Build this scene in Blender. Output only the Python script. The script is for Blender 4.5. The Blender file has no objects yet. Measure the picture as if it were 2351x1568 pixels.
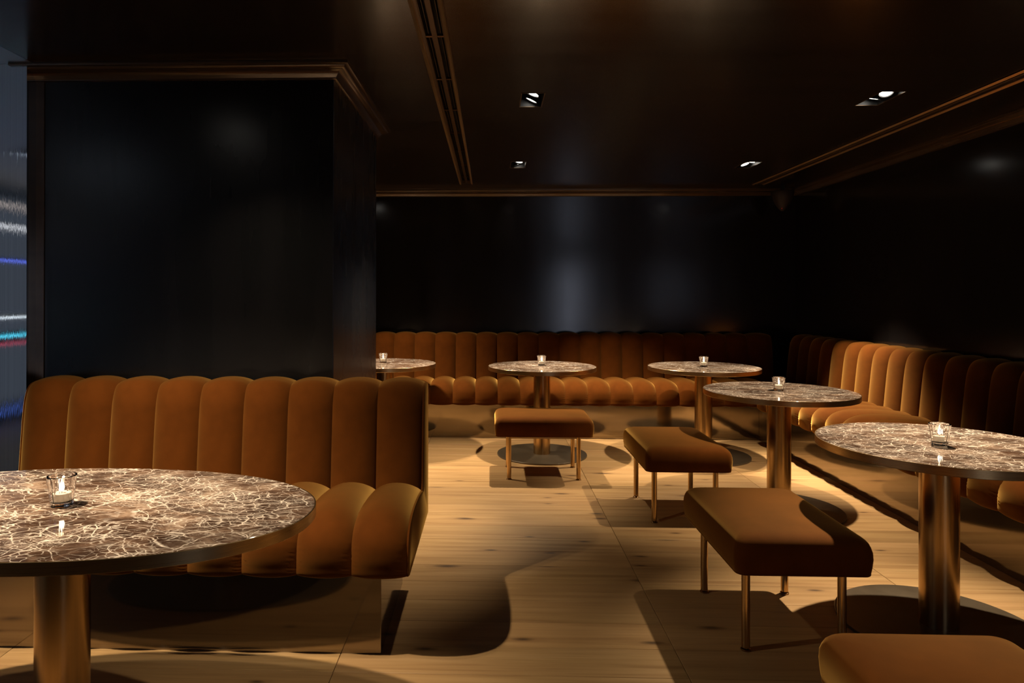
import bpy, bmesh, math, random
from mathutils import Matrix, Vector
random.seed(7)
S = bpy.context.scene
C = S.collection
PI = math.pi

# ------------------------------------------------------------------ camera
W_PX, H_PX = 2351.0, 1568.0
FPX, PX, PY, YAW, ROLL, EYE = 1568.07, 1075.56, 675.87, 0.03259, 0.00179, 1.3365
cam_d = bpy.data.cameras.new('camera')
cam_d.sensor_fit = 'HORIZONTAL'; cam_d.sensor_width = 36.0
cam_d.lens = FPX / W_PX * 36.0
cam_d.shift_x = (W_PX / 2 - PX) / W_PX
cam_d.shift_y = (PY - H_PX / 2) / W_PX
cam_d.clip_start = 0.05
cam = bpy.data.objects.new('camera', cam_d); C.objects.link(cam)
cam.matrix_world = (Matrix.Translation((0, 0, EYE)) @ Matrix.Rotation(YAW, 4, 'Z')
                    @ Matrix.Rotation(PI / 2, 4, 'X') @ Matrix.Rotation(ROLL, 4, 'Z'))
S.camera = cam

# ------------------------------------------------------------------ world, exposure
w = bpy.data.worlds.new('world'); S.world = w; w.use_nodes = True
w.node_tree.nodes['Background'].inputs[0].default_value = (0.004, 0.004, 0.005, 1)
S.view_settings.view_transform = 'Standard'
try: S.view_settings.look = 'None'
except Exception: pass
S.view_settings.gamma = 1.0
S.view_settings.use_curve_mapping = False
S.view_settings.exposure = 0.0
S.cycles.use_denoising = True
S.cycles.sample_clamp_indirect = 4.0
S.cycles.max_bounces = 8
S.cycles.diffuse_bounces = 3
S.cycles.glossy_bounces = 4
S.cycles.transmission_bounces = 8

LAMP_COLOUR = (1.0, 0.83, 0.60)
# every recessed twin downlight: x, y, then for each of its two lamps (aim x, aim y, watts, cone degrees, blend)
DOWNLIGHTS = [
    (0.225, 3.78, [(-0.55, 3.65, 150, 52, 0.9), (-0.65, 4.10, 170, 50, 0.9)]),
    (0.225, 5.66, [(-0.15, 5.20, 370, 70, 0.9), (1.00, 5.95, 500, 58, 0.9)]),
    (2.12, 3.80, [(1.84, 2.75, 640, 56, 1.0), (1.85, 4.35, 330, 66, 0.9)]),
    (2.12, 5.71, [(1.60, 5.55, 290, 68, 0.9), (2.62, 5.32, 720, 46, 0.9)]),
    (-1.40, 5.70, [(-0.95, 5.85, 240, 74, 0.9), (-0.7, 6.0, 200, 74, 0.9)]),
    (-1.70, 1.86, [(-1.40, 2.25, 350, 74, 0.9), (-0.85, 2.60, 55, 84, 0.9)]),
    (0.225, 1.90, [(1.05, 1.25, 120, 46, 0.7), (-0.5, 1.75, 90, 52, 0.9)]),
]

# ------------------------------------------------------------------ helpers
def mesh_obj(name, verts, faces, mat=None, parent=None, smooth=False, loc=None):
    me = bpy.data.meshes.new(name)
    me.from_pydata([tuple(v) for v in verts], [], faces)
    me.validate(); me.update()
    bm = bmesh.new(); bm.from_mesh(me); bmesh.ops.recalc_face_normals(bm, faces=bm.faces); bm.to_mesh(me); bm.free()
    if smooth:
        for p in me.polygons: p.use_smooth = True
    if mat: me.materials.append(mat)
    o = bpy.data.objects.new(name, me); C.objects.link(o)
    if parent: o.parent = parent
    if loc: o.location = loc
    return o

def bm_obj(name, bm, mat=None, parent=None, smooth=False, loc=None):
    me = bpy.data.meshes.new(name)
    bmesh.ops.recalc_face_normals(bm, faces=bm.faces)
    bm.to_mesh(me); bm.free()
    if smooth:
        for p in me.polygons: p.use_smooth = True
    if mat: me.materials.append(mat)
    o = bpy.data.objects.new(name, me); C.objects.link(o)
    if parent: o.parent = parent
    if loc: o.location = loc
    return o

def empty(name, loc=(0, 0, 0), rz=0.0):
    o = bpy.data.objects.new(name, None); C.objects.link(o)
    o.location = loc; o.rotation_euler = (0, 0, rz); o.empty_display_size = 0.1
    return o

def tag(o, label=None, cat=None, group=None, kind=None):
    if label: o['label'] = label
    if cat: o['category'] = cat
    if group: o['group'] = group
    if kind: o['kind'] = kind
    return o

def add_box(bm, x0, x1, y0, y1, z0, z1):
    vs = [bm.verts.new((x, y, z)) for z in (z0, z1) for y in (y0, y1) for x in (x0, x1)]
    for f in ((0, 1, 3, 2), (4, 6, 7, 5), (0, 4, 5, 1), (2, 3, 7, 6), (0, 2, 6, 4), (1, 5, 7, 3)):
        bm.faces.new([vs[i] for i in f])
    return vs

def box_obj(name, x0, x1, y0, y1, z0, z1, mat, parent=None, bevel=0.0, seg=2, loc=None):
    bm = bmesh.new(); add_box(bm, x0, x1, y0, y1, z0, z1)
    if bevel > 0:
        bmesh.ops.bevel(bm, geom=list(bm.edges), offset=bevel, segments=seg, affect='EDGES', profile=0.5)
    return bm_obj(name, bm, mat, parent, smooth=False, loc=loc)

def lathe(profile, n=48, sx=1.0, sy=1.0, close_top=True, close_bottom=True, z0=0.0):
    vs, fs = [], []
    for (r, z) in profile:
        for k in range(n):
            a = 2 * PI * k / n
            vs.append((r * math.cos(a) * sx, r * math.sin(a) * sy, z + z0))
    for i in range(len(profile) - 1):
        for k in range(n):
            k2 = (k + 1) % n
            fs.append((i * n + k, i * n + k2, (i + 1) * n + k2, (i + 1) * n + k))
    if close_bottom: fs.append(tuple(range(n - 1, -1, -1)))
    if close_top: fs.append(tuple((len(profile) - 1) * n + k for k in range(n)))
    return vs, fs

def smooth_by_angle(o, deg=35):
    me = o.data
    for p in me.polygons: p.use_smooth = True
    bm = bmesh.new(); bm.from_mesh(me)
    lim = math.radians(deg)
    for e in bm.edges:
        if len(e.link_faces) == 2 and e.calc_face_angle(0) > lim: e.smooth = False
        elif len(e.link_faces) != 2: e.smooth = False
    bm.to_mesh(me); bm.free()
    return o

def catmull(pts, n):
    P = [pts[0]] + list(pts) + [pts[-1]]
    out = []
    m = len(pts) - 1
    for i in range(n + 1):
        t = i / n * m
        k = min(int(t), m - 1); u = t - k
        p0, p1, p2, p3 = (Vector(P[k + j]) for j in range(4))
        out.append(0.5 * ((2 * p1) + (-p0 + p2) * u + (2 * p0 - 5 * p1 + 4 * p2 - p3) * u * u + (-p0 + 3 * p1 - 3 * p2 + p3) * u ** 3))
    return out

# ------------------------------------------------------------------ materials
def nt_new(name):
    m = bpy.data.materials.new(name); m.use_nodes = True
    nt = m.node_tree; b = nt.nodes['Principled BSDF']
    return m, nt, b

class N:
    """tiny node builder"""
    def __init__(s, nt): s.nt = nt
    def new(s, t, **kw):
        n = s.nt.nodes.new(t)
        for k, v in kw.items():
            if hasattr(n, k): setattr(n, k, v)
        return n
    def link(s, a, b): s.nt.links.new(a, b)
    def coords(s, out='Object', scale=(1, 1, 1), loc=None, rot=None):
        tc = s.new('ShaderNodeTexCoord'); mp = s.new('ShaderNodeMapping')
        mp.inputs['Scale'].default_value = scale
        if rot: mp.inputs['Rotation'].default_value = rot
        if loc: mp.inputs['Location'].default_value = loc
        s.link(tc.outputs[out], mp.inputs['Vector']); return mp.outputs[0]
    def noise(s, vec, scale, detail=4, rough=0.55, dist=0.0):
        n = s.new('ShaderNodeTexNoise'); s.link(vec, n.inputs['Vector'])
        n.inputs['Scale'].default_value = scale; n.inputs['Detail'].default_value = detail
        n.inputs['Roughness'].default_value = rough; n.inputs['Distortion'].default_value = dist
        return n
    def ramp(s, fac, stops):
        r = s.new('ShaderNodeValToRGB'); s.link(fac, r.inputs[0])
        el = r.color_ramp.elements
        while len(el) < len(stops): el.new(0.5)
        for e, (p, c) in zip(el, stops):
            e.position = p; e.color = (*c, 1) if len(c) == 3 else c
        return r.outputs[0]
    def math(s, op, a, b=None, clamp=False):
        n = s.new('ShaderNodeMath', operation=op); n.use_clamp = clamp
        for i, v in enumerate((a, b)):
            if v is None: continue
            if isinstance(v, (int, float)): n.inputs[i].default_value = v
            else: s.link(v, n.inputs[i])
        return n.outputs[0]
    def mix(s, fac, a, b, mode='MIX'):
        n = s.new('ShaderNodeMix', data_type='RGBA', blend_type=mode)
        for i, v in ((0, fac), (6, a), (7, b)):
            if isinstance(v, (int, float)): n.inputs[i].default_value = v
            elif isinstance(v, tuple): n.inputs[i].default_value = (*v, 1)
            else: s.link(v, n.inputs[i])
        return n.outputs[2]
    def maprange(s, v, a, b, c, d):
        n = s.new('ShaderNodeMapRange'); s.link(v, n.inputs[0])
        for i, x in enumerate((a, b, c, d)): n.inputs[i + 1].default_value = x
        return n.outputs[0]
    def bump(s, h, strength, dist):
        n = s.new('ShaderNodeBump'); s.link(h, n.inputs['Height'])
        n.inputs['Strength'].default_value = strength; n.inputs['Distance'].default_value = dist
        return n.outputs[0]

def setp(b, **kw):
    for k, v in kw.items():
        k = k.replace('_', ' ')
        i = b.inputs[k]
        if isinstance(v, tuple) and len(v) == 3 and len(i.default_value) == 4: v = (*v, 1)
        i.default_value = v

def mat_simple(name, col, rough=0.5, metal=0.0, **kw):
    m, nt, b = nt_new(name); setp(b, Base_Color=col, Roughness=rough, Metallic=metal, **kw); return m

def mat_lacquer(name, base, streak, rough, streak_scale, spec=0.5, bump=0.0):
    """hand-brushed dark lacquer: long brush streaks vary gloss and colour a little"""
    m, nt, b = nt_new(name); n = N(nt)
    v = n.coords('Object', streak_scale)
    s1 = n.noise(v, 1.0, 3, 0.6); 
    v2 = n.coords('Object', (0.9, 0.9, 0.9)); s2 = n.noise(v2, 1.3, 3, 0.6)
    c = n.mix(n.maprange(s1.outputs[0], 0.35, 0.7, 0, 1), base, streak)
    c = n.mix(n.maprange(s2.outputs[0], 0.4, 0.75, 0, 0.6), c, streak)
    n.link(c, b.inputs['Base Color'])
    r = n.math('ADD', n.maprange(s1.outputs[0], 0.3, 0.7, rough - 0.012, rough + 0.015), n.maprange(s2.outputs[0], 0.3, 0.7, -0.01, 0.015))
    n.link(r, b.inputs['Roughness'])
    h = n.math('ADD', s1.outputs[0], n.math('MULTIPLY', s2.outputs[0], 0.5))
    if bump > 0: n.link(n.bump(h, bump, 0.002), b.inputs['Normal'])
    b.inputs['Specular IOR Level'].default_value = spec
    return m

M = {}
M['ceiling'] = mat_lacquer('dark_lacquered_ceiling', (0.015, 0.010, 0.007), (0.019, 0.0125, 0.0085), 0.20, (0.5, 9, 1), 0.8)
M['wall'] = mat_lacquer('dark_lacquered_wall', (0.010, 0.0085, 0.0085), (0.014, 0.012, 0.012), 0.16, (7, 7, 0.6), 0.8)
M['pillar'] = mat_lacquer('dark_lacquered_pillar', (0.006, 0.006, 0.0065), (0.008, 0.0075, 0.008), 0.27, (7, 7, 0.6), 0.55)
M['cornice'] = mat_lacquer('bronze_lacquered_cornice', (0.10, 0.062, 0.031), (0.06, 0.038, 0.02), 0.22, (3, 3, 9), 0.8)
M['cornice'].node_tree.nodes['Principled BSDF'].inputs['Metallic'].default_value = 0.35
M['grey_ceiling'] = mat_lacquer('grey_satin_metal_ceiling', (0.52, 0.54, 0.56), (0.56, 0.58, 0.60), 0.32, (2, 2, 2))
M['grey_ceiling'].node_tree.nodes['Principled BSDF'].inputs['Metallic'].default_value = 1.0  # satin metal, so the passage ceiling mirrors the added board glow
M['plinth'] = mat_lacquer('polished_dark_plinth', (0.25, 0.20, 0.14), (0.29, 0.235, 0.165), 0.08, (1.5, 1.5, 6), 0.8)
M['plinth'].node_tree.nodes['Principled BSDF'].inputs['Metallic'].default_value = 0.85
M['black'] = mat_simple('matt_black', (0.008, 0.008, 0.008), 0.5)
M['black_gloss'] = mat_simple('black_reflector', (0.02, 0.02, 0.02), 0.25, 0.6)
M['rail'] = mat_simple('bronze_rail', (0.11, 0.066, 0.033), 0.32, 0.5)
M['edge_strip'] = mat_simple('polished_bronze_edge', (0.60, 0.42, 0.22), 0.34, 0.8)
M['speaker'] = mat_simple('speaker_grille_cloth', (0.022, 0.012, 0.008), 0.6)

def mat_velvet():
    m, nt, b = nt_new('rust_velvet'); n = N(nt)
    v = n.coords('Object', (1, 1, 1))
    a = n.noise(v, 6.0, 3, 0.65); f = n.noise(v, 700, 1, 0.5)
    c = n.mix(n.maprange(a.outputs[0], 0.3, 0.7, 0, 1), (0.076, 0.0195, 0.0020), (0.114, 0.0305, 0.0035))
    c = n.mix(n.maprange(f.outputs[0], 0.3, 0.7, 0, 0.35), c, (0.046, 0.0125, 0.0016))
    n.link(c, b.inputs['Base Color'])
    setp(b, Roughness=0.9, Sheen_Weight=0.85, Sheen_Roughness=0.38, Sheen_Tint=(0.92, 0.52, 0.13))
    b.inputs['Specular IOR Level'].default_value = 0.05
    return m
M['velvet'] = mat_velvet()

def mat_marble():
    m, nt, b = nt_new('brown_veined_marble'); n = N(nt)
    oi = n.new('ShaderNodeObjectInfo')
    tc = n.new('ShaderNodeTexCoord')
    off = n.new('ShaderNodeVectorMath', operation='ADD')
    cx = n.new('ShaderNodeCombineXYZ')
    n.link(n.math('MULTIPLY', oi.outputs['Random'], 37.0), cx.inputs[0]); n.link(n.math('MULTIPLY', oi.outputs['Random'], 61.0), cx.inputs[1])
    n.link(tc.outputs['Object'], off.inputs[0]); n.link(cx.outputs[0], off.inputs[1])
    mp = n.new('ShaderNodeMapping'); mp.inputs['Rotation'].default_value = (0, 0, 0.5); mp.inputs['Scale'].default_value = (1.0, 1.5, 1.0)
    n.link(off.outputs[0], mp.inputs[0]); base = mp.outputs[0]
    def warp(vec, sc, amt, det=3):
        nz = n.noise(vec, sc, det, 0.6)
        sub = n.new('ShaderNodeVectorMath', operation='SUBTRACT'); n.link(nz.outputs['Color'], sub.inputs[0]); sub.inputs[1].default_value = (.5, .5, .5)
        mul = n.new('ShaderNodeVectorMath', operation='SCALE'); n.link(sub.outputs[0], mul.inputs[0]); mul.inputs['Scale'].default_value = amt
        ad = n.new('ShaderNodeVectorMath', operation='ADD'); n.link(vec, ad.inputs[0]); n.link(mul.outputs[0], ad.inputs[1])
        return ad.outputs[0]
    wv = warp(warp(warp(base, 2.0, 0.16), 9.0, 0.035), 45.0, 0.005)
    def veins(vec, sc, w0, w1):
        vo = n.new('ShaderNodeTexVoronoi', feature='DISTANCE_TO_EDGE'); n.link(vec, vo.inputs['Vector']); vo.inputs['Scale'].default_value = sc
        return n.maprange(vo.outputs['Distance'], w0, w1, 1, 0)
    big = veins(wv, 7.0, 0.0005, 0.016)
    mid = veins(wv, 15.0, 0.001, 0.034)
    small = veins(wv, 34.0, 0.002, 0.062)
    tiny = veins(wv, 80.0, 0.002, 0.09)
    m1 = n.noise(base, 5.0, 5, 0.65, 0.6); m2 = n.noise(base, 8.0, 5, 0.65, 0.5); m3 = n.noise(wv, 3.2, 6, 0.68, 0.8)
    bigm = n.math('MULTIPLY', big, n.maprange(m2.outputs[0], 0.36, 0.56, 0.15, 1.0))
    midm = n.math('MULTIPLY', mid, n.maprange(m1.outputs[0], 0.40, 0.58, 0.10, 1.0))
    smm = n.math('MULTIPLY', small, n.maprange(m2.outputs[0], 0.44, 0.60, 0.02, 0.85))
    tim = n.math('MULTIPLY', tiny, n.maprange(m1.outputs[0], 0.48, 0.64, 0.0, 0.6))
    vein = n.math('MAXIMUM', n.math('MAXIMUM', bigm, midm), n.math('MAXIMUM', smm, tim), True)
    cl = n.noise(wv, 6.0, 8, 0.70, 0.6)
    body = n.ramp(cl.outputs[0], [(0.30, (0.030, 0.015, 0.009)), (0.47, (0.062, 0.032, 0.019)), (0.57, (0.13, 0.073, 0.045)), (0.70, (0.36, 0.24, 0.16))])
    cloud = n.maprange(m3.outputs[0], 0.53, 0.72, 0.0, 0.55)
    body = n.mix(cloud, body, (0.46, 0.33, 0.235))
    col = n.mix(vein, body, (0.84, 0.71, 0.58))
    n.link(col, b.inputs['Base Color'])
    setp(b, Roughness=0.055); b.inputs['Specular IOR Level'].default_value = 0.55
    return m
M['marble'] = mat_marble()

def mat_brass(name, col, rough, scale=(1, 1, 260), var=0.05):
    m, nt, b = nt_new(name); n = N(nt)
    v = n.coords('Object', scale); f = n.noise(v, 3.0, 3, 0.6)
    c = n.mix(n.maprange(f.outputs[0], 0.3, 0.7, 0, 1), col, tuple(x * (1 - 3 * var) for x in col))
    n.link(c, b.inputs['Base Color']); setp(b, Metallic=1.0)
    n.link(n.maprange(f.outputs[0], 0.3, 0.7, rough - var, rough + var), b.inputs['Roughness'])
    return m
M['brass'] = mat_brass('brushed_brass', (0.62, 0.42, 0.205), 0.30)
M['brass_pole'] = mat_brass('satin_brass_pole', (0.54, 0.355, 0.165), 0.23, scale=(60, 60, 0.6), var=0.02)
M['brass_dark'] = mat_brass('dark_brass', (0.30, 0.175, 0.08), 0.30)
M['base_disc'] = mat_lacquer('dark_bronze_disc', (0.085, 0.062, 0.038), (0.13, 0.098, 0.062), 0.34, (6, 6, 6), 0.6)
M['base_disc'].node_tree.nodes['Principled BSDF'].inputs['Metallic'].default_value = 0.5

def mat_wood():
    m, nt, b = nt_new('oiled_oak_plank'); n = N(nt)
    oi = n.new('ShaderNodeObjectInfo'); tc = n.new('ShaderNodeTexCoord')
    cx = n.new('ShaderNodeCombineXYZ')
    n.link(n.math('MULTIPLY', oi.outputs['Random'], 91.0), cx.inputs[0]); n.link(n.math('MULTIPLY', oi.outputs['Random'], 53.0), cx.inputs[1])
    off = n.new('ShaderNodeVectorMath', operation='ADD'); n.link(tc.outputs['Object'], off.inputs[0]); n.link(cx.outputs[0], off.inputs[1])
    def mapped(scale):
        mp = n.new('ShaderNodeMapping'); mp.inputs['Scale'].default_value = scale; n.link(off.outputs[0], mp.inputs[0]); return mp.outputs[0]
    # knots: sparse cells, distorted ovals
    kv = mapped((2.2, 7.0, 0.0)); 
    vo = n.new('ShaderNodeTexVoronoi', feature='F1'); vo.voronoi_dimensions = '2D'; n.link(kv, vo.inputs['Vector']); vo.inputs['Scale'].default_value = 1.0
    sep = n.new('ShaderNodeSeparateColor'); n.link(vo.outputs['Color'], sep.inputs[0])
    kd = n.math('ADD', n.math('MULTIPLY', vo.outputs['Distance'], n.maprange(sep.outputs[1], 0, 1, 0.8, 2.2)), n.math('MULTIPLY', n.math('SUBTRACT', n.noise(mapped((6, 22, 1)), 1.0, 3, 0.6).outputs[0], 0.5), 0.12))
    on = n.math('GREATER_THAN', sep.outputs[0], 0.68)
    knot = n.math('MULTIPLY', n.maprange(kd, 0.03, 0.16, 1, 0), on)
    halo = n.math('MULTIPLY', n.maprange(kd, 0.05, 0.33, 1, 0), on)
    g1 = n.noise(mapped((1.1, 26, 1)), 1.0, 6, 0.62, 0.5)
    g2 = n.noise(mapped((3.0, 150, 1)), 1.0, 3, 0.6, 0.2)
    g3 = n.noise(mapped((0.5, 3.0, 1)), 1.0, 3, 0.5)
    c = n.ramp(g1.outputs[0], [(0.25, (0.25, 0.137, 0.052)), (0.5, (0.42, 0.255, 0.103)), (0.75, (0.52, 0.332, 0.148))])
    c = n.mix(n.maprange(g2.outputs[0], 0.35, 0.75, 0, 0.4), c, (0.26, 0.145, 0.06))
    c = n.mix(n.maprange(g3.outputs[0], 0.3, 0.7, 0, 0.35), c, (0.40, 0.21, 0.10))
    c = n.mix(n.math('MULTIPLY', halo, 0.4), c, (0.22, 0.11, 0.045))
    c = n.mix(n.math('MULTIPLY', knot, 0.85), c, (0.05, 0.028, 0.016))
    tone = n.maprange(oi.outputs['Random'], 0, 1, 0.86, 1.08)
    hs = n.new('ShaderNodeHueSaturation'); n.link(tone, hs.inputs['Value']); n.link(c, hs.inputs['Color'])
    n.link(hs.outputs[0], b.inputs['Base Color'])
    n.link(n.maprange(g1.outputs[0], 0.3, 0.7, 0.36, 0.46), b.inputs['Roughness'])
    n.link(n.bump(g2.outputs[0], 0.06, 0.001), b.inputs['Normal'])
    b.inputs['Specular IOR Level'].default_value = 0.4
    return m
M['wood'] = mat_wood()
M['subfloor'] = mat_simple('dark_joint', (0.05, 0.03, 0.018), 0.8)

def mat_steel():
    m, nt, b = nt_new('brushed_steel'); n = N(nt)
    f = n.noise(n.coords('Object', (260, 260, 0.35)), 1.0, 3, 0.6)
    c = n.mix(n.maprange(f.outputs[0], 0.3, 0.7, 0, 1), (0.50, 0.51, 0.53), (0.58, 0.59, 0.61))
    n.link(c, b.inputs['Base Color']); setp(b, Metallic=1.0, Roughness=0.035, Anisotropic=0.0)
    tg = n.new('ShaderNodeTangent', direction_type='RADIAL', axis='Z')
    cb = n.new('ShaderNodeCombineXYZ'); cb.inputs[0].default_value = 1.0
    n.link(cb.outputs[0], b.inputs['Tangent'])
    n.link(n.bump(f.outputs[0], 0.25, 0.0008), b.inputs['Normal'])
    return m
M['steel'] = mat_steel()

def mat_emit(name, col, strength, sampling=True):
    m = bpy.data.materials.new(name); m.use_nodes = True; nt = m.node_tree
    nt.nodes.remove(nt.nodes['Principled BSDF'])
    e = nt.nodes.new('ShaderNodeEmission'); e.inputs[0].default_value = (*col, 1); e.inputs[1].default_value = strength
    nt.links.new(e.outputs[0], nt.nodes['Material Output'].inputs[0])
    if not sampling: m.cycles.emission_sampling = 'NONE'
    return m
M['lens'] = mat_emit('lit_lamp_lens', (1.0, 0.93, 0.82), 12.0, False)
M['flame'] = mat_emit('candle_flame', (1.0, 0.80, 0.55), 320.0, False)
M['red_led'] = mat_emit('red_led', (1.0, 0.02, 0.01), 0.5, False)

def mat_glass():
    m, nt, b = nt_new('clear_glass')
    setp(b, Base_Color=(1, 1, 1), Roughness=0.0, IOR=1.5, Transmission_Weight=1.0); return m
M['glass'] = mat_glass()
m_, nt_, b_ = nt_new('candle_wax'); setp(b_, Base_Color=(1.0, 0.90, 0.76), Roughness=0.30, Transmission_Weight=0.45, IOR=1.42); M['wax'] = m_
M['tin'] = mat_simple('candle_cup', (0.8, 0.8, 0.8), 0.2, 1.0)

# ------------------------------------------------------------------ the setting
ZC = 2.41                      # ceiling height
XR, YB = 3.113, 7.07           # right wall, back wall
PLX0, PLX1, PLY0, PLY1 = -2.17, -0.74, 3.195, 4.39   # pillar
XL, YF = -5.3, -2.6            # far left wall, wall behind the camera
XBL = -3.2                     # left wall of the bay behind the pillar
XJ = -2.13                     # ceiling joint towards the steel-clad passage

# floor: slab and single oak planks
PX0, PX1, PY0 = -3.05, XR, -0.32
bm = bmesh.new()
add_box(bm, XL - 0.1, XR + 0.1, YF - 0.1, YB + 0.1, -0.14, -0.021)
add_box(bm, XL - 0.1, PX0 - 0.003, YF - 0.1, YB + 0.1, -0.021, 0)
add_box(bm, PX0 - 0.003, XR + 0.1, YF - 0.1, PY0 - 0.003, -0.021, 0)
floor = bm_obj('floor', bm, M['subfloor']); floor.data.materials.append(M['wood'])
for p in floor.data.polygons:
    if p.center.z > -0.001: p.material_index = 1
tag(floor, 'pale oak plank floor with dark knots running under the tables', None, None, 'structure')
col_edges = [-3.05, -1.80, -0.555, 0.695, 1.87, 3.113]
pitch, yref = 0.19425, 4.732
plank_mesh = {}
rows = []
k = math.ceil((YB - yref) / pitch)
y = yref + k * pitch
while y > PY0 + 0.01:
    rows.append((max(y - pitch, PY0), min(y, YB))); y -= pitch
for ci in range(len(col_edges) - 1):
    x0, x1 = col_edges[ci], col_edges[ci + 1]
    for (y0, y1) in rows:
        key = (round(x1 - x0, 3), round(y1 - y0, 3))
        if key not in plank_mesh:
            g = 0.0011
            hx, hy = (x1 - x0) / 2 - g, (y1 - y0) / 2 - g * 0.7
            bm = bmesh.new()
            c = 0.0012
            def ring(ix, z): return [bm.verts.new((sx * (hx - ix), sy * (hy - ix), z)) for sx, sy in ((-1, -1), (1, -1), (1, 1), (-1, 1))]
            r0 = ring(0, -0.02); r1 = ring(0, -c); r2 = ring(c, 0)
            for a, b2 in ((r0, r1), (r1, r2)):
                for i in range(4): bm.faces.new((a[i], a[(i + 1) % 4], b2[(i + 1) % 4], b2[i]))
            bm.faces.new(r2); bm.faces.new(r0[::-1])
            me = bpy.data.meshes.new('plank'); bmesh.ops.recalc_face_normals(bm, faces=bm.faces); bm.to_mesh(me); bm.free()
            me.materials.append(M['wood']); plank_mesh[key] = me
        o = bpy.data.objects.new('plank', plank_mesh[key]); C.objects.link(o)
        o.parent = floor; o.location = ((x0 + x1) / 2, (y0 + y1) / 2, 0)

def struct(o, label, kind='structure'):
    return tag(o, label, None, None, kind)

def holed_slab(name, x0, x1, y0, y1, z0, z1, holes, mat):
    """a slab with rectangular openings"""
    xs = sorted({x0, x1, *[v for h in holes for v in h[:2] if x0 < v < x1]})
    ys = sorted({y0, y1, *[v for h in holes for v in h[2:] if y0 < v < y1]})
    bm = bmesh.new(); vd = {}
    def V(x, y, z):
        kk = (round(x, 5), round(y, 5), z)
        if kk not in vd: vd[kk] = bm.verts.new((x, y, z))
        return vd[kk]
    solid = {}
    for i in range(len(xs) - 1):
        for j in range(len(ys) - 1):
            mx, my = (xs[i] + xs[i + 1]) / 2, (ys[j] + ys[j + 1]) / 2
            solid[i, j] = not any(h[0] < mx < h[1] and h[2] < my < h[3] for h in holes)
    for (i, j), s in solid.items():
        if not s: continue
        a, b2, c, d = (xs[i], ys[j]), (xs[i + 1], ys[j]), (xs[i + 1], ys[j + 1]), (xs[i], ys[j + 1])
        for z in (z0, z1): bm.faces.new([V(*q, z) for q in (a, b2, c, d)])
        for (di, dj, e0, e1) in ((-1, 0, a, d), (1, 0, b2, c), (0, -1, a, b2), (0, 1, d, c)):
            if not solid.get((i + di, j + dj), False):
                bm.faces.new((V(*e0, z0), V(*e1, z0), V(*e1, z1), V(*e0, z1)))
    return bm_obj(name, bm, mat)

FW, FL = 0.122, 0.262           # downlight opening
SLOT_L = (-0.287, -0.183, -1.5, 6.62)
SLOT_R = (2.545, 2.635, -1.5, 6.705)
holes = [(x - FW / 2, x + FW / 2, y - FL / 2, y + FL / 2) for (x, y, _) in DOWNLIGHTS] + [SLOT_L, SLOT_R]
struct(holed_slab('ceiling', XJ, XR + 0.1, YF - 0.1, YB + 0.1, ZC, ZC + 0.03, holes, M['ceiling']), 'dark brown lacquered ceiling with streaky gloss above the tables')
box_obj('ceiling_void', XJ, XR + 0.1, YF - 0.1, YB + 0.1, ZC + 0.22, ZC + 0.25, M['black'])['kind'] = 'structure'
struct(box_obj('ceiling_passage', XL - 0.1, XJ - 0.004, YF - 0.1, YB + 0.1, ZC + 0.001, ZC + 0.04, M['grey_ceiling']), 'grey ceiling panel beside the steel cladding')
struct(box_obj('wall_back', XBL - 0.1, XR + 0.1, YB, YB + 0.1, 0, ZC + 0.25, M['wall']), 'dark lacquered back wall above the long banquette')
struct(box_obj('wall_right', XR, XR + 0.1, YF - 0.1, YB + 0.1, 0, ZC + 0.25, M['wall']), 'dark lacquered right wall above the side banquette')
struct(box_obj('wall_bay', XBL - 0.1, XBL, 3.14, YB + 0.1, 0, ZC + 0.25, M['wall']), 'dark side wall of the bay behind the pillar')
struct(box_obj('wall_left', XL - 0.1, XL, YF - 0.1, 3.2, 0, ZC + 0.25, M['wall']), 'dark wall of the passage')
struct(box_obj('wall_steel', XL - 0.1, PLX0, 3.125, 3.19, 0, ZC, M['steel']), 'brushed steel wall cladding beside the dark pillar')

# wall behind the camera with an added glowing door panel for the back wall's sheen
DX0, DX1, DZ = 1.76, 2.12, 2.1
bm = bmesh.new()
add_box(bm, XL - 0.1, DX0, YF - 0.1, YF, 0, ZC + 0.25); add_box(bm, DX1, XR + 0.1, YF - 0.1, YF, 0, ZC + 0.25); add_box(bm, DX0, DX1, YF - 0.1, YF, DZ, ZC + 0.25)
struct(bm_obj('wall_front', bm, M['wall']), 'dark wall behind the viewer')
door = box_obj('door_glow_panel', DX0, DX1, YF - 0.06, YF - 0.05, 0.03, DZ, mat_emit('cool_door_glow', (0.74, 0.80, 1.0), 4.0))
struct(door, 'unseen glowing door panel added for the cool sheen on the back wall')
bm = bmesh.new()
for (a, b2, c, d) in ((DX0, DX0 + 0.05, 0, DZ), (DX1 - 0.05, DX1, 0, DZ), (DX0, DX1, DZ - 0.05, DZ), (DX0, DX1, 0, 0.08)):
    add_box(bm, a, b2, YF - 0.05, YF + 0.0, c, d)
bm_obj('door_frame', bm, M['black'], door)

# pillar
pil = box_obj('wall_pillar', PLX0, PLX1, PLY0, PLY1, 0, ZC, M['pillar'], bevel=0.003)
struct(pil, 'dark lacquered square pillar behind the front banquette')
box_obj('corner_trim', PLX0 - 0.003, PLX0 + 0.040, PLY0 - 0.005, PLY0 + 0.003, 0, ZC, M['cornice'], pil, bevel=0.0015)

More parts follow.
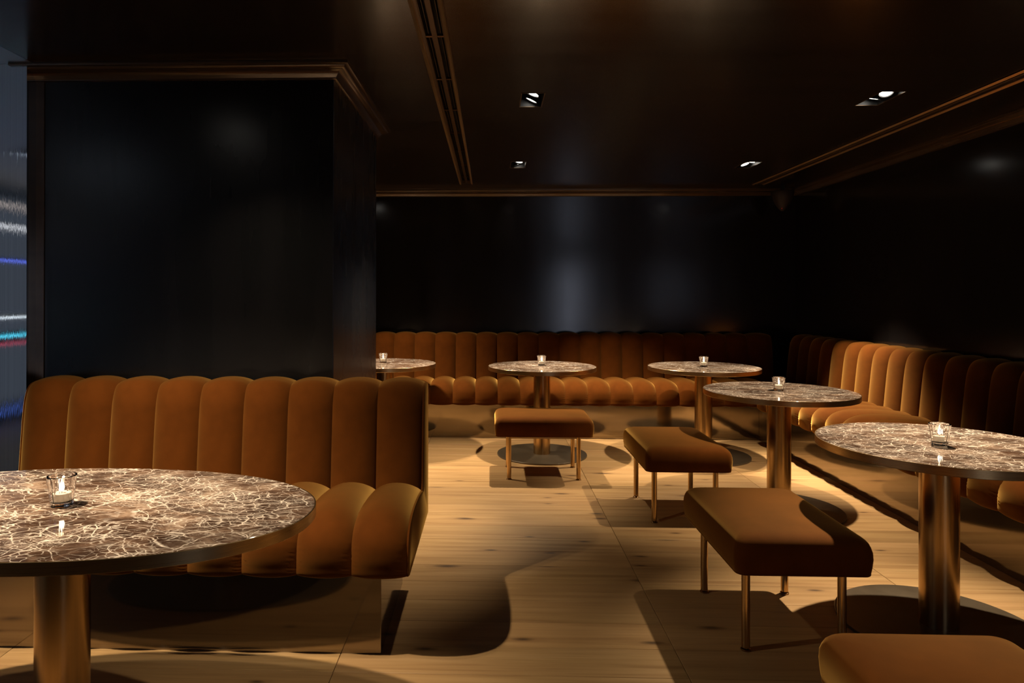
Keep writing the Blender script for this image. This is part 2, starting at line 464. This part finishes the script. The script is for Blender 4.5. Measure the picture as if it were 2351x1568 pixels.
# cornices: a moulded profile swept along a path with mitred corners
PROFILE = [(0.0, -0.064), (0.006, -0.064), (0.012, -0.061), (0.013, -0.056), (0.016, -0.053), (0.020, -0.046), (0.027, -0.036),
           (0.037, -0.028), (0.048, -0.0245), (0.054, -0.023), (0.060, -0.0195), (0.0645, -0.015), (0.066, -0.012), (0.074, -0.012), (0.080, -0.010), (0.082, -0.006), (0.082, 0.0), (0.0, 0.0)]
def cornice(name, pts, closed, mat):
    """pts walk with the room on the right-hand side"""
    n = len(pts); V_, F_ = [], []
    def nrm(a, b2):
        d = Vector((b2[0] - a[0], b2[1] - a[1])).normalized(); return Vector((d.y, -d.x))
    for i, p in enumerate(pts):
        if closed or 0 < i < n - 1:
            n0, n1 = nrm(pts[i - 1], p), nrm(p, pts[(i + 1) % n])
            mv = (n0 + n1) / (1 + n0.dot(n1))
        else: mv = nrm(p, pts[1]) if i == 0 else nrm(pts[i - 1], p)
        for (o, dz) in PROFILE: V_.append((p[0] + mv.x * o, p[1] + mv.y * o, ZC + dz))
    m_ = len(PROFILE)
    for i in range(n if closed else n - 1):
        for j in range(m_ - 1):
            a, b2 = i * m_, ((i + 1) % n) * m_
            F_.append((a + j, a + j + 1, b2 + j + 1, b2 + j))
    o = mesh_obj(name, V_, F_, mat)
    return smooth_by_angle(o, 40)
struct(cornice('trim_1', [(PLX0, PLY0), (PLX1, PLY0), (PLX1, PLY1), (PLX0, PLY1)], True, M['cornice']), 'moulded bronze cornice around the pillar top')

struct(cornice('trim_2', [(XBL, YB), (XR, YB), (XR, YF)], False, M['cornice']), 'moulded bronze cornice along the back and right walls')

# ------------------------------------------------------------------ linear slot diffusers in the ceiling
def slot_diffuser(label, x0, x1, y0, y1, step):
    cx = (x0 + x1) / 2; wd = x1 - x0
    t = empty('slot_diffuser', (cx, y1, ZC)); L = y1 - y0
    tag(t, label, 'air diffuser', 'linear slot diffusers in the ceiling')
    h = wd / 2
    bm = bmesh.new()
    add_box(bm, -h + 0.001, h - 0.001, -L + 0.001, -0.001, 0.085, 0.09)
    add_box(bm, -h + 0.001, -h + 0.003, -L + 0.001, -0.001, 0.031, 0.085); add_box(bm, h - 0.003, h - 0.001, -L + 0.001, -0.001, 0.031, 0.085)
    bm_obj('plenum', bm, M['black'], t)
    rails = [(-h - 0.006, -h + 0.012), (-0.011, 0.011), (h - 0.012, h + 0.006)]
    for (a, b2) in rails:
        z0 = -0.002
        box_obj('rail', a, b2, -L, 0.006, z0, 0.030 if abs(a + b2) < 1e-6 else -0.0003, M['rail'], t, bevel=0.001, seg=1)
    for sx in (-1, 1):
        a = sx * (h - 0.0125); b2 = sx * (h - 0.0145)
        box_obj('rail_flange', min(a, b2), max(a, b2), -L, 0, -0.001, 0.035, M['rail'], t)
        c = sx * (0.011 + h - 0.012) / 2
        box_obj('air_blade', c - 0.001, c + 0.001, -L, 0, 0.012, 0.045, M['rail'], t)
    for sx in (-1, 1):
        e0 = sx * (h + 0.004)
        V_ = [(e0 - 0.014, -L, -0.0035), (e0, -L, -0.0105), (e0 + 0.004, -L, -0.0035), (e0 - 0.014, 0.0, -0.0035), (e0, 0.0, -0.0105), (e0 + 0.004, 0.0, -0.0035)]
        mesh_obj('edge_strip', V_, [(0, 1, 4, 3), (1, 2, 5, 4), (0, 3, 5, 2), (0, 2, 1), (3, 4, 5)], M['edge_strip'], t)
    yy = -0.35
    while yy > -L:
        for sx in (-1, 1):
            c = sx * (0.011 + h - 0.012) / 2; hw = (h - 0.012 - 0.011) / 2
            box_obj('slot_bridge', c - hw, c + hw, yy - 0.008, yy + 0.008, 0.004, 0.014, M['brass_dark'], t)
        yy -= step
    for sx in (-1, 1):
        c = sx * (0.011 + h - 0.012) / 2; hw = (h - 0.012 - 0.011) / 2
        box_obj('slot_end', c - hw, c + hw, -0.012, -0.001, -0.001, 0.03, M['brass'], t)
    return t
slot_diffuser('double slot air diffuser running down the ceiling beside the pillar', *SLOT_L, 0.57)
slot_diffuser('long narrow slot air diffuser near the right wall', *SLOT_R, 0.57)

# ------------------------------------------------------------------ recessed twin downlights
def downlight(x, y, lamps, label):
    t = empty('recessed_downlight', (x, y, ZC)); tag(t, label, 'downlight', 'recessed twin downlights in the ceiling')
    hx, hy = FW / 2 - 0.0005, FL / 2 - 0.0005
    bm = bmesh.new()
    for (a, b2, c, d) in ((-hx, -hx + 0.002, -hy, hy), (hx - 0.002, hx, -hy, hy), (-hx, hx, -hy, -hy + 0.002), (-hx, hx, hy - 0.002, hy)):
        add_box(bm, a, b2, c, d, 0.0005, 0.14)
    add_box(bm, -hx, hx, -hy, hy, 0.14, 0.144)
    bm_obj('housing', bm, M['black'], t)
    bm = bmesh.new(); e = 0.004
    for (a, b2, c, d) in ((-hx - e, -hx, -hy - e, hy + e), (hx, hx + e, -hy - e, hy + e), (-hx, hx, -hy - e, -hy), (-hx, hx, hy, hy + e)):
        add_box(bm, a, b2, c, d, -0.0025, 0.0)
    bm_obj('trim_frame', bm, M['rail'], t)
    for s_, (ax, ay, watt, cone, blend) in zip((-1, 1), lamps):
        pos = Vector((0, s_ * 0.062, 0.014))
        tgt = Vector((ax - x, ay - y, 0.6 - ZC))
        d = (tgt - pos).normalized()
        q = d.to_track_quat('-Z', 'Y')
        vs, fs = lathe([(0.016, 0.075), (0.030, 0.055), (0.036, 0.030), (0.038, 0.0), (0.0355, 0.0), (0.033, 0.012)], 24, close_bottom=True, close_top=False)
        hd = mesh_obj('lamp_head', vs, fs, M['black_gloss'], t); smooth_by_angle(hd, 40)
        hd.location = pos; hd.rotation_mode = 'QUATERNION'; hd.rotation_quaternion = q
        vs, fs = lathe([(0.0325, 0.006), (0.031, 0.0035), (0.016, 0.002), (0.003, 0.0015)], 24)
        ln = mesh_obj('lens', vs, fs, M['lens'], hd, smooth=True)
        ld = bpy.data.lights.new('spot_bulb', 'SPOT'); ld.energy = watt; ld.color = LAMP_COLOUR
        ld.spot_size = math.radians(cone); ld.spot_blend = blend; ld.shadow_soft_size = 0.022
        lo = bpy.data.objects.new('spot_bulb', ld); C.objects.link(lo); lo.parent = t
        lo.location = pos + d * 0.034; lo.rotation_mode = 'QUATERNION'; lo.rotation_quaternion = q
    return t
DL_LABELS = [
    'twin recessed downlight nearest the slot diffuser, larger of its row',
    'small far twin downlight above the middle back table',
    'twin recessed downlight nearest the right wall, its lens facing the viewer',
    'small far twin downlight above the corner table',
    'twin downlight hidden behind the pillar above the back left table',
    'twin downlight above the oval table in front of the pillar',
    'twin downlight above the open floor by the viewer',
]
for (x, y, lamps), lb in zip(DOWNLIGHTS, DL_LABELS): downlight(x, y, lamps, lb)

# ------------------------------------------------------------------ channel-tufted velvet banquettes
SEAT_PATH = [(0.60, 0.478), (0.45, 0.500), (0.28, 0.511), (0.15, 0.506), (0.075, 0.484), (0.038, 0.445), (0.026, 0.40), (0.024, 0.36), (0.026, 0.330), (0.045, 0.325), (0.10, 0.325)]
BACK_PATH = [(0.545, 0.43), (0.555, 0.55), (0.567, 0.68), (0.580, 0.80), (0.594, 0.872), (0.618, 0.918), (0.655, 0.934), (0.70, 0.936), (0.735, 0.930), (0.752, 0.90), (0.755, 0.82)]
def channel_mesh(name, path, wd, bulge, sign, n_path=54, n_x=16, gather=None):
    P = catmull(path, n_path)
    V_, F_ = [], []
    rnd = random.Random(3)
    ph = [rnd.random() * 6.28 for _ in range(6)]
    xs = []
    for j in range(n_x + 1):
        u = -1 + 2 * j / n_x
        xs.append(math.copysign(1 - (1 - abs(u)) ** 1.45, u))     # denser towards the seams
    for i, p in enumerate(P):
        a = P[max(i - 1, 0)]; b2 = P[min(i + 1, n_path)]
        t = (b2 - a).normalized(); nn = Vector((-t.y, t.x)) * sign
        f = i / n_path
        e_ = max(0.0, min(1.0, (f - 0.48) / 0.36 if sign < 0 else (f - 0.40) / 0.22)); e_ = e_ * e_ * (3 - 2 * e_)
        fac = 1 - (0.72 if sign < 0 else 0.42) * e_
        for u in xs:
            off = bulge * (1 - abs(u) ** 2.1) ** 0.85 * fac
            if gather and gather[0] < f < gather[1]:
                g = math.sin(PI * (f - gather[0]) / (gather[1] - gather[0]))
                e = max(0.0, (abs(u) - 0.70) / 0.30)
                off += 0.0028 * g * e * (1 - e) * 4 * math.sin(f * 190 + ph[0] + (1.3 if u > 0 else 0))
            V_.append((u * wd / 2, p.x + nn.x * off, p.y + nn.y * off))
    m_ = n_x + 1
    for i in range(n_path):
        for j in range(n_x):
            F_.append((i * m_ + j, i * m_ + j + 1, (i + 1) * m_ + j + 1, (i + 1) * m_ + j))
    me = bpy.data.meshes.new(name); me.from_pydata(V_, [], F_); me.update()
    bm = bmesh.new(); bm.from_mesh(me); bmesh.ops.recalc_face_normals(bm, faces=bm.faces)
    bm.to_mesh(me); bm.free()
    for p in me.polygons: p.use_smooth = True
    me.materials.append(M['velvet'])
    return me

def outline():
    """side profile of seat and back for the upholstered end panels"""
    s_ = catmull(SEAT_PATH, 40); b_ = catmull(BACK_PATH, 40)
    pts = [Vector((0.10, 0.325))] + [p for p in reversed(s_) if p.x < 0.56] + [p for p in b_ if p.y > 0.495] + [Vector((0.755, 0.325))]
    return pts

def banquette(label, runs):
    """each run: transform (local x along the run, local y from the seat front to the wall), seams of back and seat, plinth, frame, ends"""
    t = empty('banquette', runs[0][0].to_translation() if len(runs) == 1 else (0, 0, 0))
    tag(t, label, 'banquette', 'channel-tufted velvet banquettes')
    inv = Matrix.Translation(-t.location)
    cache = {}
    for (xf, bounds_back, bounds_seat, plinth, frame, ends) in runs:
        xf = inv @ xf
        def put(nm, bounds, path, bulge, sign, gather):
            for a, b2 in zip(bounds[:-1], bounds[1:]):
                wd = round(b2 - a, 4)
                if (nm, wd) not in cache:
                    cache[nm, wd] = channel_mesh(nm, path, wd, bulge, sign, gather=gather)
                o = bpy.data.objects.new(nm, cache[nm, wd]); C.objects.link(o); o.parent = t
                o.matrix_local = xf @ Matrix.Translation(((a + b2) / 2, 0, 0))
        put('back_channel', bounds_back, BACK_PATH, 0.037, 1, None)
        put('seat_channel', bounds_seat, SEAT_PATH, 0.036, -1, (0.42, 0.80))
        x0, x1 = frame
        bm = bmesh.new(); add_box(bm, x0, x1, 0.07, 0.755, 0.318, 0.40); add_box(bm, x0, x1, 0.625, 0.748, 0.40, 0.865)
        bm_obj('seat_frame', bm, M['velvet'], t).matrix_local = xf
        px0, px1 = plinth
        box_obj('plinth', px0, px1, 0.12, 0.74, 0.0, 0.318, M['plinth'], t, bevel=0.002).matrix_local = xf
        out = outline()
        for (ex, s_) in ends:
            m_ = len(out); th = 0.012
            V_, F_ = [], []
            for (dx, inset) in ((0.0, 0.0), (th * 0.6, 0.0), (th, 0.006)):
                for i, p in enumerate(out):
                    a = out[i - 1]; b2 = out[(i + 1) % m_]; tt = (b2 - a).normalized(); nn = Vector((tt.y, -tt.x))
                    q = p + nn * inset
                    V_.append((ex + s_ * dx, q.x, q.y))
            for r in range(2):
                for i in range(m_):
                    j = (i + 1) % m_
                    F_.append((r * m_ + i, r * m_ + j, (r + 1) * m_ + j, (r + 1) * m_ + i))
            F_.append(tuple(range(2 * m_, 3 * m_))); F_.append(tuple(range(m_ - 1, -1, -1)))
            o = mesh_obj('end_panel', V_, F_, M['velvet'], t); smooth_by_angle(o, 40); o.matrix_local = xf
    return t

wl = 0.198
bl = [-0.300 - wl * k for k in range(9, -1, -1)]
banquette('rust velvet banquette in front of the dark pillar, behind the oval table',
          [(Matrix.Translation((0, 2.405, 0)), bl, bl, (bl[0] + 0.1, -0.405), (bl[0] + 0.004, bl[-1] - 0.004), ((bl[0], -1), (bl[-1], 1)))])
wb = 0.2065
bb = [0.064 + wb * k for k in range(-14, 13)]
bb_back = bb + [bb[-1] + 0.235]
# the run along the right wall: local x = -world y
br = [-(5.757 + wb * k) for k in range(5, -22, -1)]
br_seat = [-(5.757 + wb * k) for k in range(2, -22, -1)]
banquette('long corner banquette in rust velvet lining the back and right walls',
          [(Matrix.Translation((0, 6.25, 0)), bb_back, bb, (bb[0], 2.47), (bb[0], 2.75), ()),
           (Matrix.Translation((2.35, 0, 0)) @ Matrix.Rotation(-PI / 2, 4, 'Z'), br, br_seat, (-6.95, br[-1]), (-6.9, br[-1]), ())])

# ------------------------------------------------------------------ pedestal tables
def ring_oval(a, b2, n, count, z, rot=0.0):
    out = []
    for k in range(count):
        t = 2 * PI * k / count; c, s_ = math.cos(t), math.sin(t)
        x = a * math.copysign(abs(c) ** (2 / n), c); y = b2 * math.copysign(abs(s_) ** (2 / n), s_)
        out.append((x * math.cos(rot) - y * math.sin(rot), x * math.sin(rot) + y * math.cos(rot), z))
    return out
def loft(rings, cap_a=True, cap_b=True):
    n = len(rings[0]); V_ = [v for r in rings for v in r]; F_ = []
    for i in range(len(rings) - 1):
        for k in range(n):
            k2 = (k + 1) % n; F_.append((i * n + k, i * n + k2, (i + 1) * n + k2, (i + 1) * n + k))
    if cap_a: F_.append(tuple(range(n - 1, -1, -1)))
    if cap_b: F_.append(tuple((len(rings) - 1) * n + k for k in range(n)))
    return V_, F_
TOP = 0.74
def table(label, x, y, a=0.4485, b2=0.4485, n=2.0, rot=0.0, base=0.3724, base_b=None):
    t = empty('pedestal_table', (x, y, 0)); tag(t, label, 'table', 'brown marble pedestal tables')
    cnt = 128
    R = lambda d, z: ring_oval(a - d, b2 - d, n, cnt, z, rot)
    v, f = loft([R(0.0035, TOP - 0.020), R(0.0035, TOP - 0.0006), R(0.0042, TOP)])
    smooth_by_angle(mesh_obj('marble_top', v, f, M['marble'], t), 30)
    v, f = loft([R(0.004, TOP - 0.033), R(0.0012, TOP - 0.0325), R(0.0, TOP - 0.031), R(0.0, TOP - 0.0012), R(0.0006, TOP - 0.0004), R(0.0030, TOP - 0.0004), R(0.0034, TOP - 0.020)], True, False)
    smooth_by_angle(mesh_obj('brass_rim', v, f, M['brass'], t), 30)
    v, f = lathe([(0.0695, 0.010), (0.0695, TOP - 0.0335)], 64)
    smooth_by_angle(mesh_obj('pole', v, f, M['brass_pole'], t), 30)
    bb_ = base_b or base
    S_ = lambda d, z: ring_oval(base - d, bb_ - d, n, cnt, z, rot)
    v, f = loft([S_(0.001, 0.0), S_(0, 0.001), S_(0, 0.010), S_(0.0015, 0.012)])
    smooth_by_angle(mesh_obj('base_disc', v, f, M['base_disc'], t), 30)
    return t
TABLES = [
    ('round marble table at the back, half hidden by the pillar', -0.922, 5.888),
    ('round marble table at the middle of the back banquette, behind a stool', 0.429, 5.726),
    ('round marble table in the back corner, farthest on the right run', 1.767, 5.735),
    ('round marble table midway along the right banquette, second from the viewer', 1.798, 4.320),
    ('round marble table nearest the viewer by the right banquette, partly cut off', 1.8095, 2.816),
]
for lb, x, y in TABLES: table(lb, x, y)
table('oval marble table in the foreground before the pillar banquette', -1.205, 1.888, 0.715, 0.408, 2.15, -0.05, 0.55, 0.33)

# ------------------------------------------------------------------ velvet stools
def rrect(hx, hy, r, z, seg=6):
    r = max(0.002, min(r, hx * 0.95, hy * 0.95)); out = []
    for (cx, cy, a0) in ((hx - r, hy - r, 0), (-hx + r, hy - r, 90), (-hx + r, -hy + r, 180), (hx - r, -hy + r, 270)):
        for k in range(seg + 1):
            a = math.radians(a0 + 90 * k / seg); out.append((cx + r * math.cos(a), cy + r * math.sin(a), z))
    return out
def stool(label, x, y, rz):
    t = empty('velvet_stool', (x, y, 0), rz); tag(t, label, 'stool', 'upholstered velvet stools')
    hx, hy, z0 = 0.35, 0.245, 0.318
    prof = [(0.010, 0.0), (0.003, 0.002), (0.0, 0.008), (-0.003, 0.03), (-0.0055, 0.06), (-0.004, 0.085), (0.0, 0.100), (0.005, 0.113), (0.012, 0.122), (0.022, 0.1295), (0.036, 0.135), (0.055, 0.139)]
    rings = [rrect(hx - d, hy - d, 0.034 + max(0, d) * 0.3, z0 + z) for d, z in prof]
    for k in range(1, 9):
        d = 0.055 + (hy - 0.055 - 0.004) * k / 8
        rings.append(rrect(hx - d, hy - d, 0.05, z0 + 0.139 + 0.008 * (1 - (1 - k / 8) ** 2)))
    v, f = loft(rings); cu = mesh_obj('cushion', v, f, M['velvet'], t, smooth=True)
    pip = []
    loop = rrect(hx - 0.002, hy - 0.002, 0.034, z0 + 0.004, 6)
    v, f = [], []; m_ = len(loop)
    for i, p in enumerate(loop):
        nx, ny = p[0], p[1]; L = math.hypot(nx / hx, ny / hy); dx, dy = nx / hx / L, ny / hy / L
        for k in range(6):
            a = 2 * PI * k / 6; rr = 0.0032
            v.append((p[0] + dx * rr * math.cos(a), p[1] + dy * rr * math.cos(a), p[2] + rr * math.sin(a)))
    for i in range(m_):
        for k in range(6):
            f.append((i * 6 + k, i * 6 + (k + 1) % 6, ((i + 1) % m_) * 6 + (k + 1) % 6, ((i + 1) % m_) * 6 + k))
    mesh_obj('piping', v, f, M['velvet'], cu, smooth=True)
    lx, ly = 0.250, 0.178
    bm = bmesh.new()
    for sy in (-1, 1): add_box(bm, -lx, lx, sy * ly - 0.008, sy * ly + 0.008, z0 - 0.022, z0 + 0.001)
    for sx in (-1, 1): add_box(bm, sx * lx - 0.008, sx * lx + 0.008, -ly, ly, z0 - 0.022, z0 + 0.001)
    bm_obj('seat_frame', bm, M['brass'], t)
    for sx in (-1, 1):
        for sy in (-1, 1):
            v, f = lathe([(0.0155, 0.012), (0.0155, z0)], 24)
            lg = mesh_obj('leg', v, f, M['brass_pole'], t, loc=(sx * lx, sy * ly, 0)); smooth_by_angle(lg, 40)
            v, f = lathe([(0.017, 0.0), (0.0185, 0.001), (0.0185, 0.005), (0.016, 0.0065), (0.009, 0.0075), (0.009, 0.0125)], 20)
            smooth_by_angle(mesh_obj('foot', v, f, M['brass_dark'], lg), 40)
    return t
stool('rust velvet stool with brass legs standing before the middle back table', 0.385, 5.125, 0)
stool('rust velvet stool standing left of the middle table on the right run', 1.14, 4.295, PI / 2)
stool('rust velvet stool left of the nearest right-hand table, all four legs showing', 1.14, 2.855, PI / 2)
stool('rust velvet stool cut off by the bottom corner of the picture', 1.115, 1.50, PI / 2)

# ------------------------------------------------------------------ votive candles
def votive(label, x, y, rz):
    t = empty('votive_candle', (x, y, TOP), rz); tag(t, label, 'candle', 'lit votive candles in thick clear glasses')
    ns = 10
    def fac(r, z, roundness):      # faceted outer wall
        out = []
        for k in range(ns):
            for e in (-0.36, 0.36):
                a = 2 * PI * (k + e) / ns
                out.append((r * math.cos(a), r * math.sin(a), z))
        return out
    def rnd_(r, z):
        return [(r * math.cos(2 * PI * (k + e) / ns), r * math.sin(2 * PI * (k + e) / ns), z) for k in range(ns) for e in (-0.25, 0.25)]
    rings = [fac(0.0240, 0.0006, 0), fac(0.0275, 0.0006, 0), fac(0.0290, 0.003, 0), fac(0.0345, 0.055, 0), fac(0.0385, 0.0800, 0), fac(0.0388, 0.0835, 0), fac(0.0375, 0.0850, 0),
             rnd_(0.0335, 0.0846), rnd_(0.0318, 0.080), rnd_(0.0262, 0.035), rnd_(0.0240, 0.016), rnd_(0.018, 0.0105), rnd_(0.006, 0.0100)]
    v, f = loft(rings); g = mesh_obj('glass', v, f, M['glass'], t); smooth_by_angle(g, 14)
    v, f = lathe([(0.0190, 0.0120), (0.0200, 0.0130), (0.0215, 0.0360), (0.0205, 0.0372), (0.004, 0.0350)], 32)
    smooth_by_angle(mesh_obj('wax', v, f, M['wax'], t), 40)
    v, f = lathe([(0.0008, 0.0340), (0.0007, 0.043)], 8); mesh_obj('wick', v, f, M['black'], t)
    v, f = lathe([(0.0012, 0.0410), (0.0048, 0.0445), (0.0064, 0.0500), (0.0054, 0.0570), (0.0028, 0.0670), (0.0003, 0.0750)], 14)
    mesh_obj('flame', v, f, M['flame'], t, smooth=True)
    ld = bpy.data.lights.new('candle_glow', 'POINT'); ld.energy = 0.30; ld.color = (1.0, 0.66, 0.34); ld.shadow_soft_size = 0.004
    lo = bpy.data.objects.new('candle_glow', ld); C.objects.link(lo); lo.parent = t; lo.location = (0, 0, 0.0790)
    return t
CANDLES = [
    ('lit votive candle on the table half hidden by the pillar', -0.933, 5.905),
    ('lit votive candle on the middle back table', 0.427, 5.750),
    ('lit votive candle on the back corner table', 1.764, 5.715),
    ('lit votive candle on the table midway along the right banquette', 1.792, 4.310),
    ('lit votive candle on the nearest right-hand table', 1.791, 2.785),
    ('lit votive candle on the oval foreground table', -1.207, 1.887),
]
for i, (lb, x, y) in enumerate(CANDLES): votive(lb, x, y, 0.4 + i * 0.9)

# ------------------------------------------------------------------ corner loudspeaker
t = empty('corner_speaker', (2.86, 6.80, 2.16)); tag(t, 'small dark tapered loudspeaker hung in the ceiling corner', 'speaker')
t.rotation_euler = (0, 0, -0.55)
def sp_ring(w_, d_, z):
    return [(w_ * math.cos(a), d_ * math.sin(a) * (0.55 if math.sin(a) > 0 else 1.0), z) for a in [2 * PI * k / 24 for k in range(24)]]
v, f = loft([sp_ring(0.012, 0.012, 0.0), sp_ring(0.035, 0.03, 0.02), sp_ring(0.075, 0.062, 0.075), sp_ring(0.102, 0.085, 0.145), sp_ring(0.108, 0.09, 0.185), sp_ring(0.104, 0.086, 0.196), sp_ring(0.09, 0.075, 0.20)])
smooth_by_angle(mesh_obj('cabinet', v, f, M['speaker'], t), 40)
box_obj('bracket', -0.018, 0.018, -0.01, 0.03, 0.198, 0.249, M['black'], t, bevel=0.002)
v, f = lathe([(0.0022, 0.0), (0.0030, 0.001), (0.0022, 0.002)], 12)
ledo = mesh_obj('indicator_light', v, f, M['red_led'], t); ledo.location = (0, -0.032, 0.022); ledo.rotation_euler = (PI / 2, 0, 0)

# ------------------------------------------------------------------ lit bar shelving in the passage (seen only as streaks in the steel)
t = empty('bar_shelving', (XL, -0.6, 0)); tag(t, 'bar shelving with coloured light strips facing the steel wall', 'shelving')
LEDS = [(2.24, (1.0, 0.86, 0.78), 3.0), (2.02, (0.95, 0.97, 1.0), 6.0), (1.67, (0.15, 0.22, 1.0), 5.0), (1.08, (0.85, 0.95, 1.0), 6.0), (0.89, (0.10, 0.75, 1.0), 8.0), (0.81, (1.0, 0.12, 0.2), 2.5), (0.12, (0.12, 0.25, 1.0), 4.0)]
box_obj('back_board', 0.0, 0.02, -1.9, 3.0, 0.05, 2.38, mat_emit('added_board_glow', (0.62, 0.74, 0.95), 0.11), t)  # board glow added to brighten the passage ceiling and its reflection in the steel
for i, (z, c_, st) in enumerate(LEDS):
    sh = box_obj('shelf', 0.02, 0.30, -1.9, 3.0, z + 0.012, z + 0.034, M['black_gloss'], t)
    box_obj('light_strip', 0.284, 0.298, -1.88, 2.98, z + 0.003, z + 0.0118, mat_emit('strip_light_%d' % i, c_, st * 0.7), sh)

t = empty('added_fill_panel', (-3.15, 0.9, ZC)); tag(t, 'unseen cool fill panel added on the passage ceiling by the steel wall', 'added fill light')  # unseen panel added to give the passage, steel and pillar cool light
bm = bmesh.new()
for (a, b2, c, d) in ((-0.32, -0.29, -0.32, 0.32), (0.29, 0.32, -0.32, 0.32), (-0.29, 0.29, -0.32, -0.29), (-0.29, 0.29, 0.29, 0.32)): add_box(bm, a, b2, c, d, -0.03, 0.0)
bm_obj('frame', bm, M['black'], t)
box_obj('diffuser', -0.29, 0.29, -0.29, 0.29, -0.022, -0.012, mat_emit('cool_fill_glow', (0.72, 0.84, 1.0), 1.6), t)
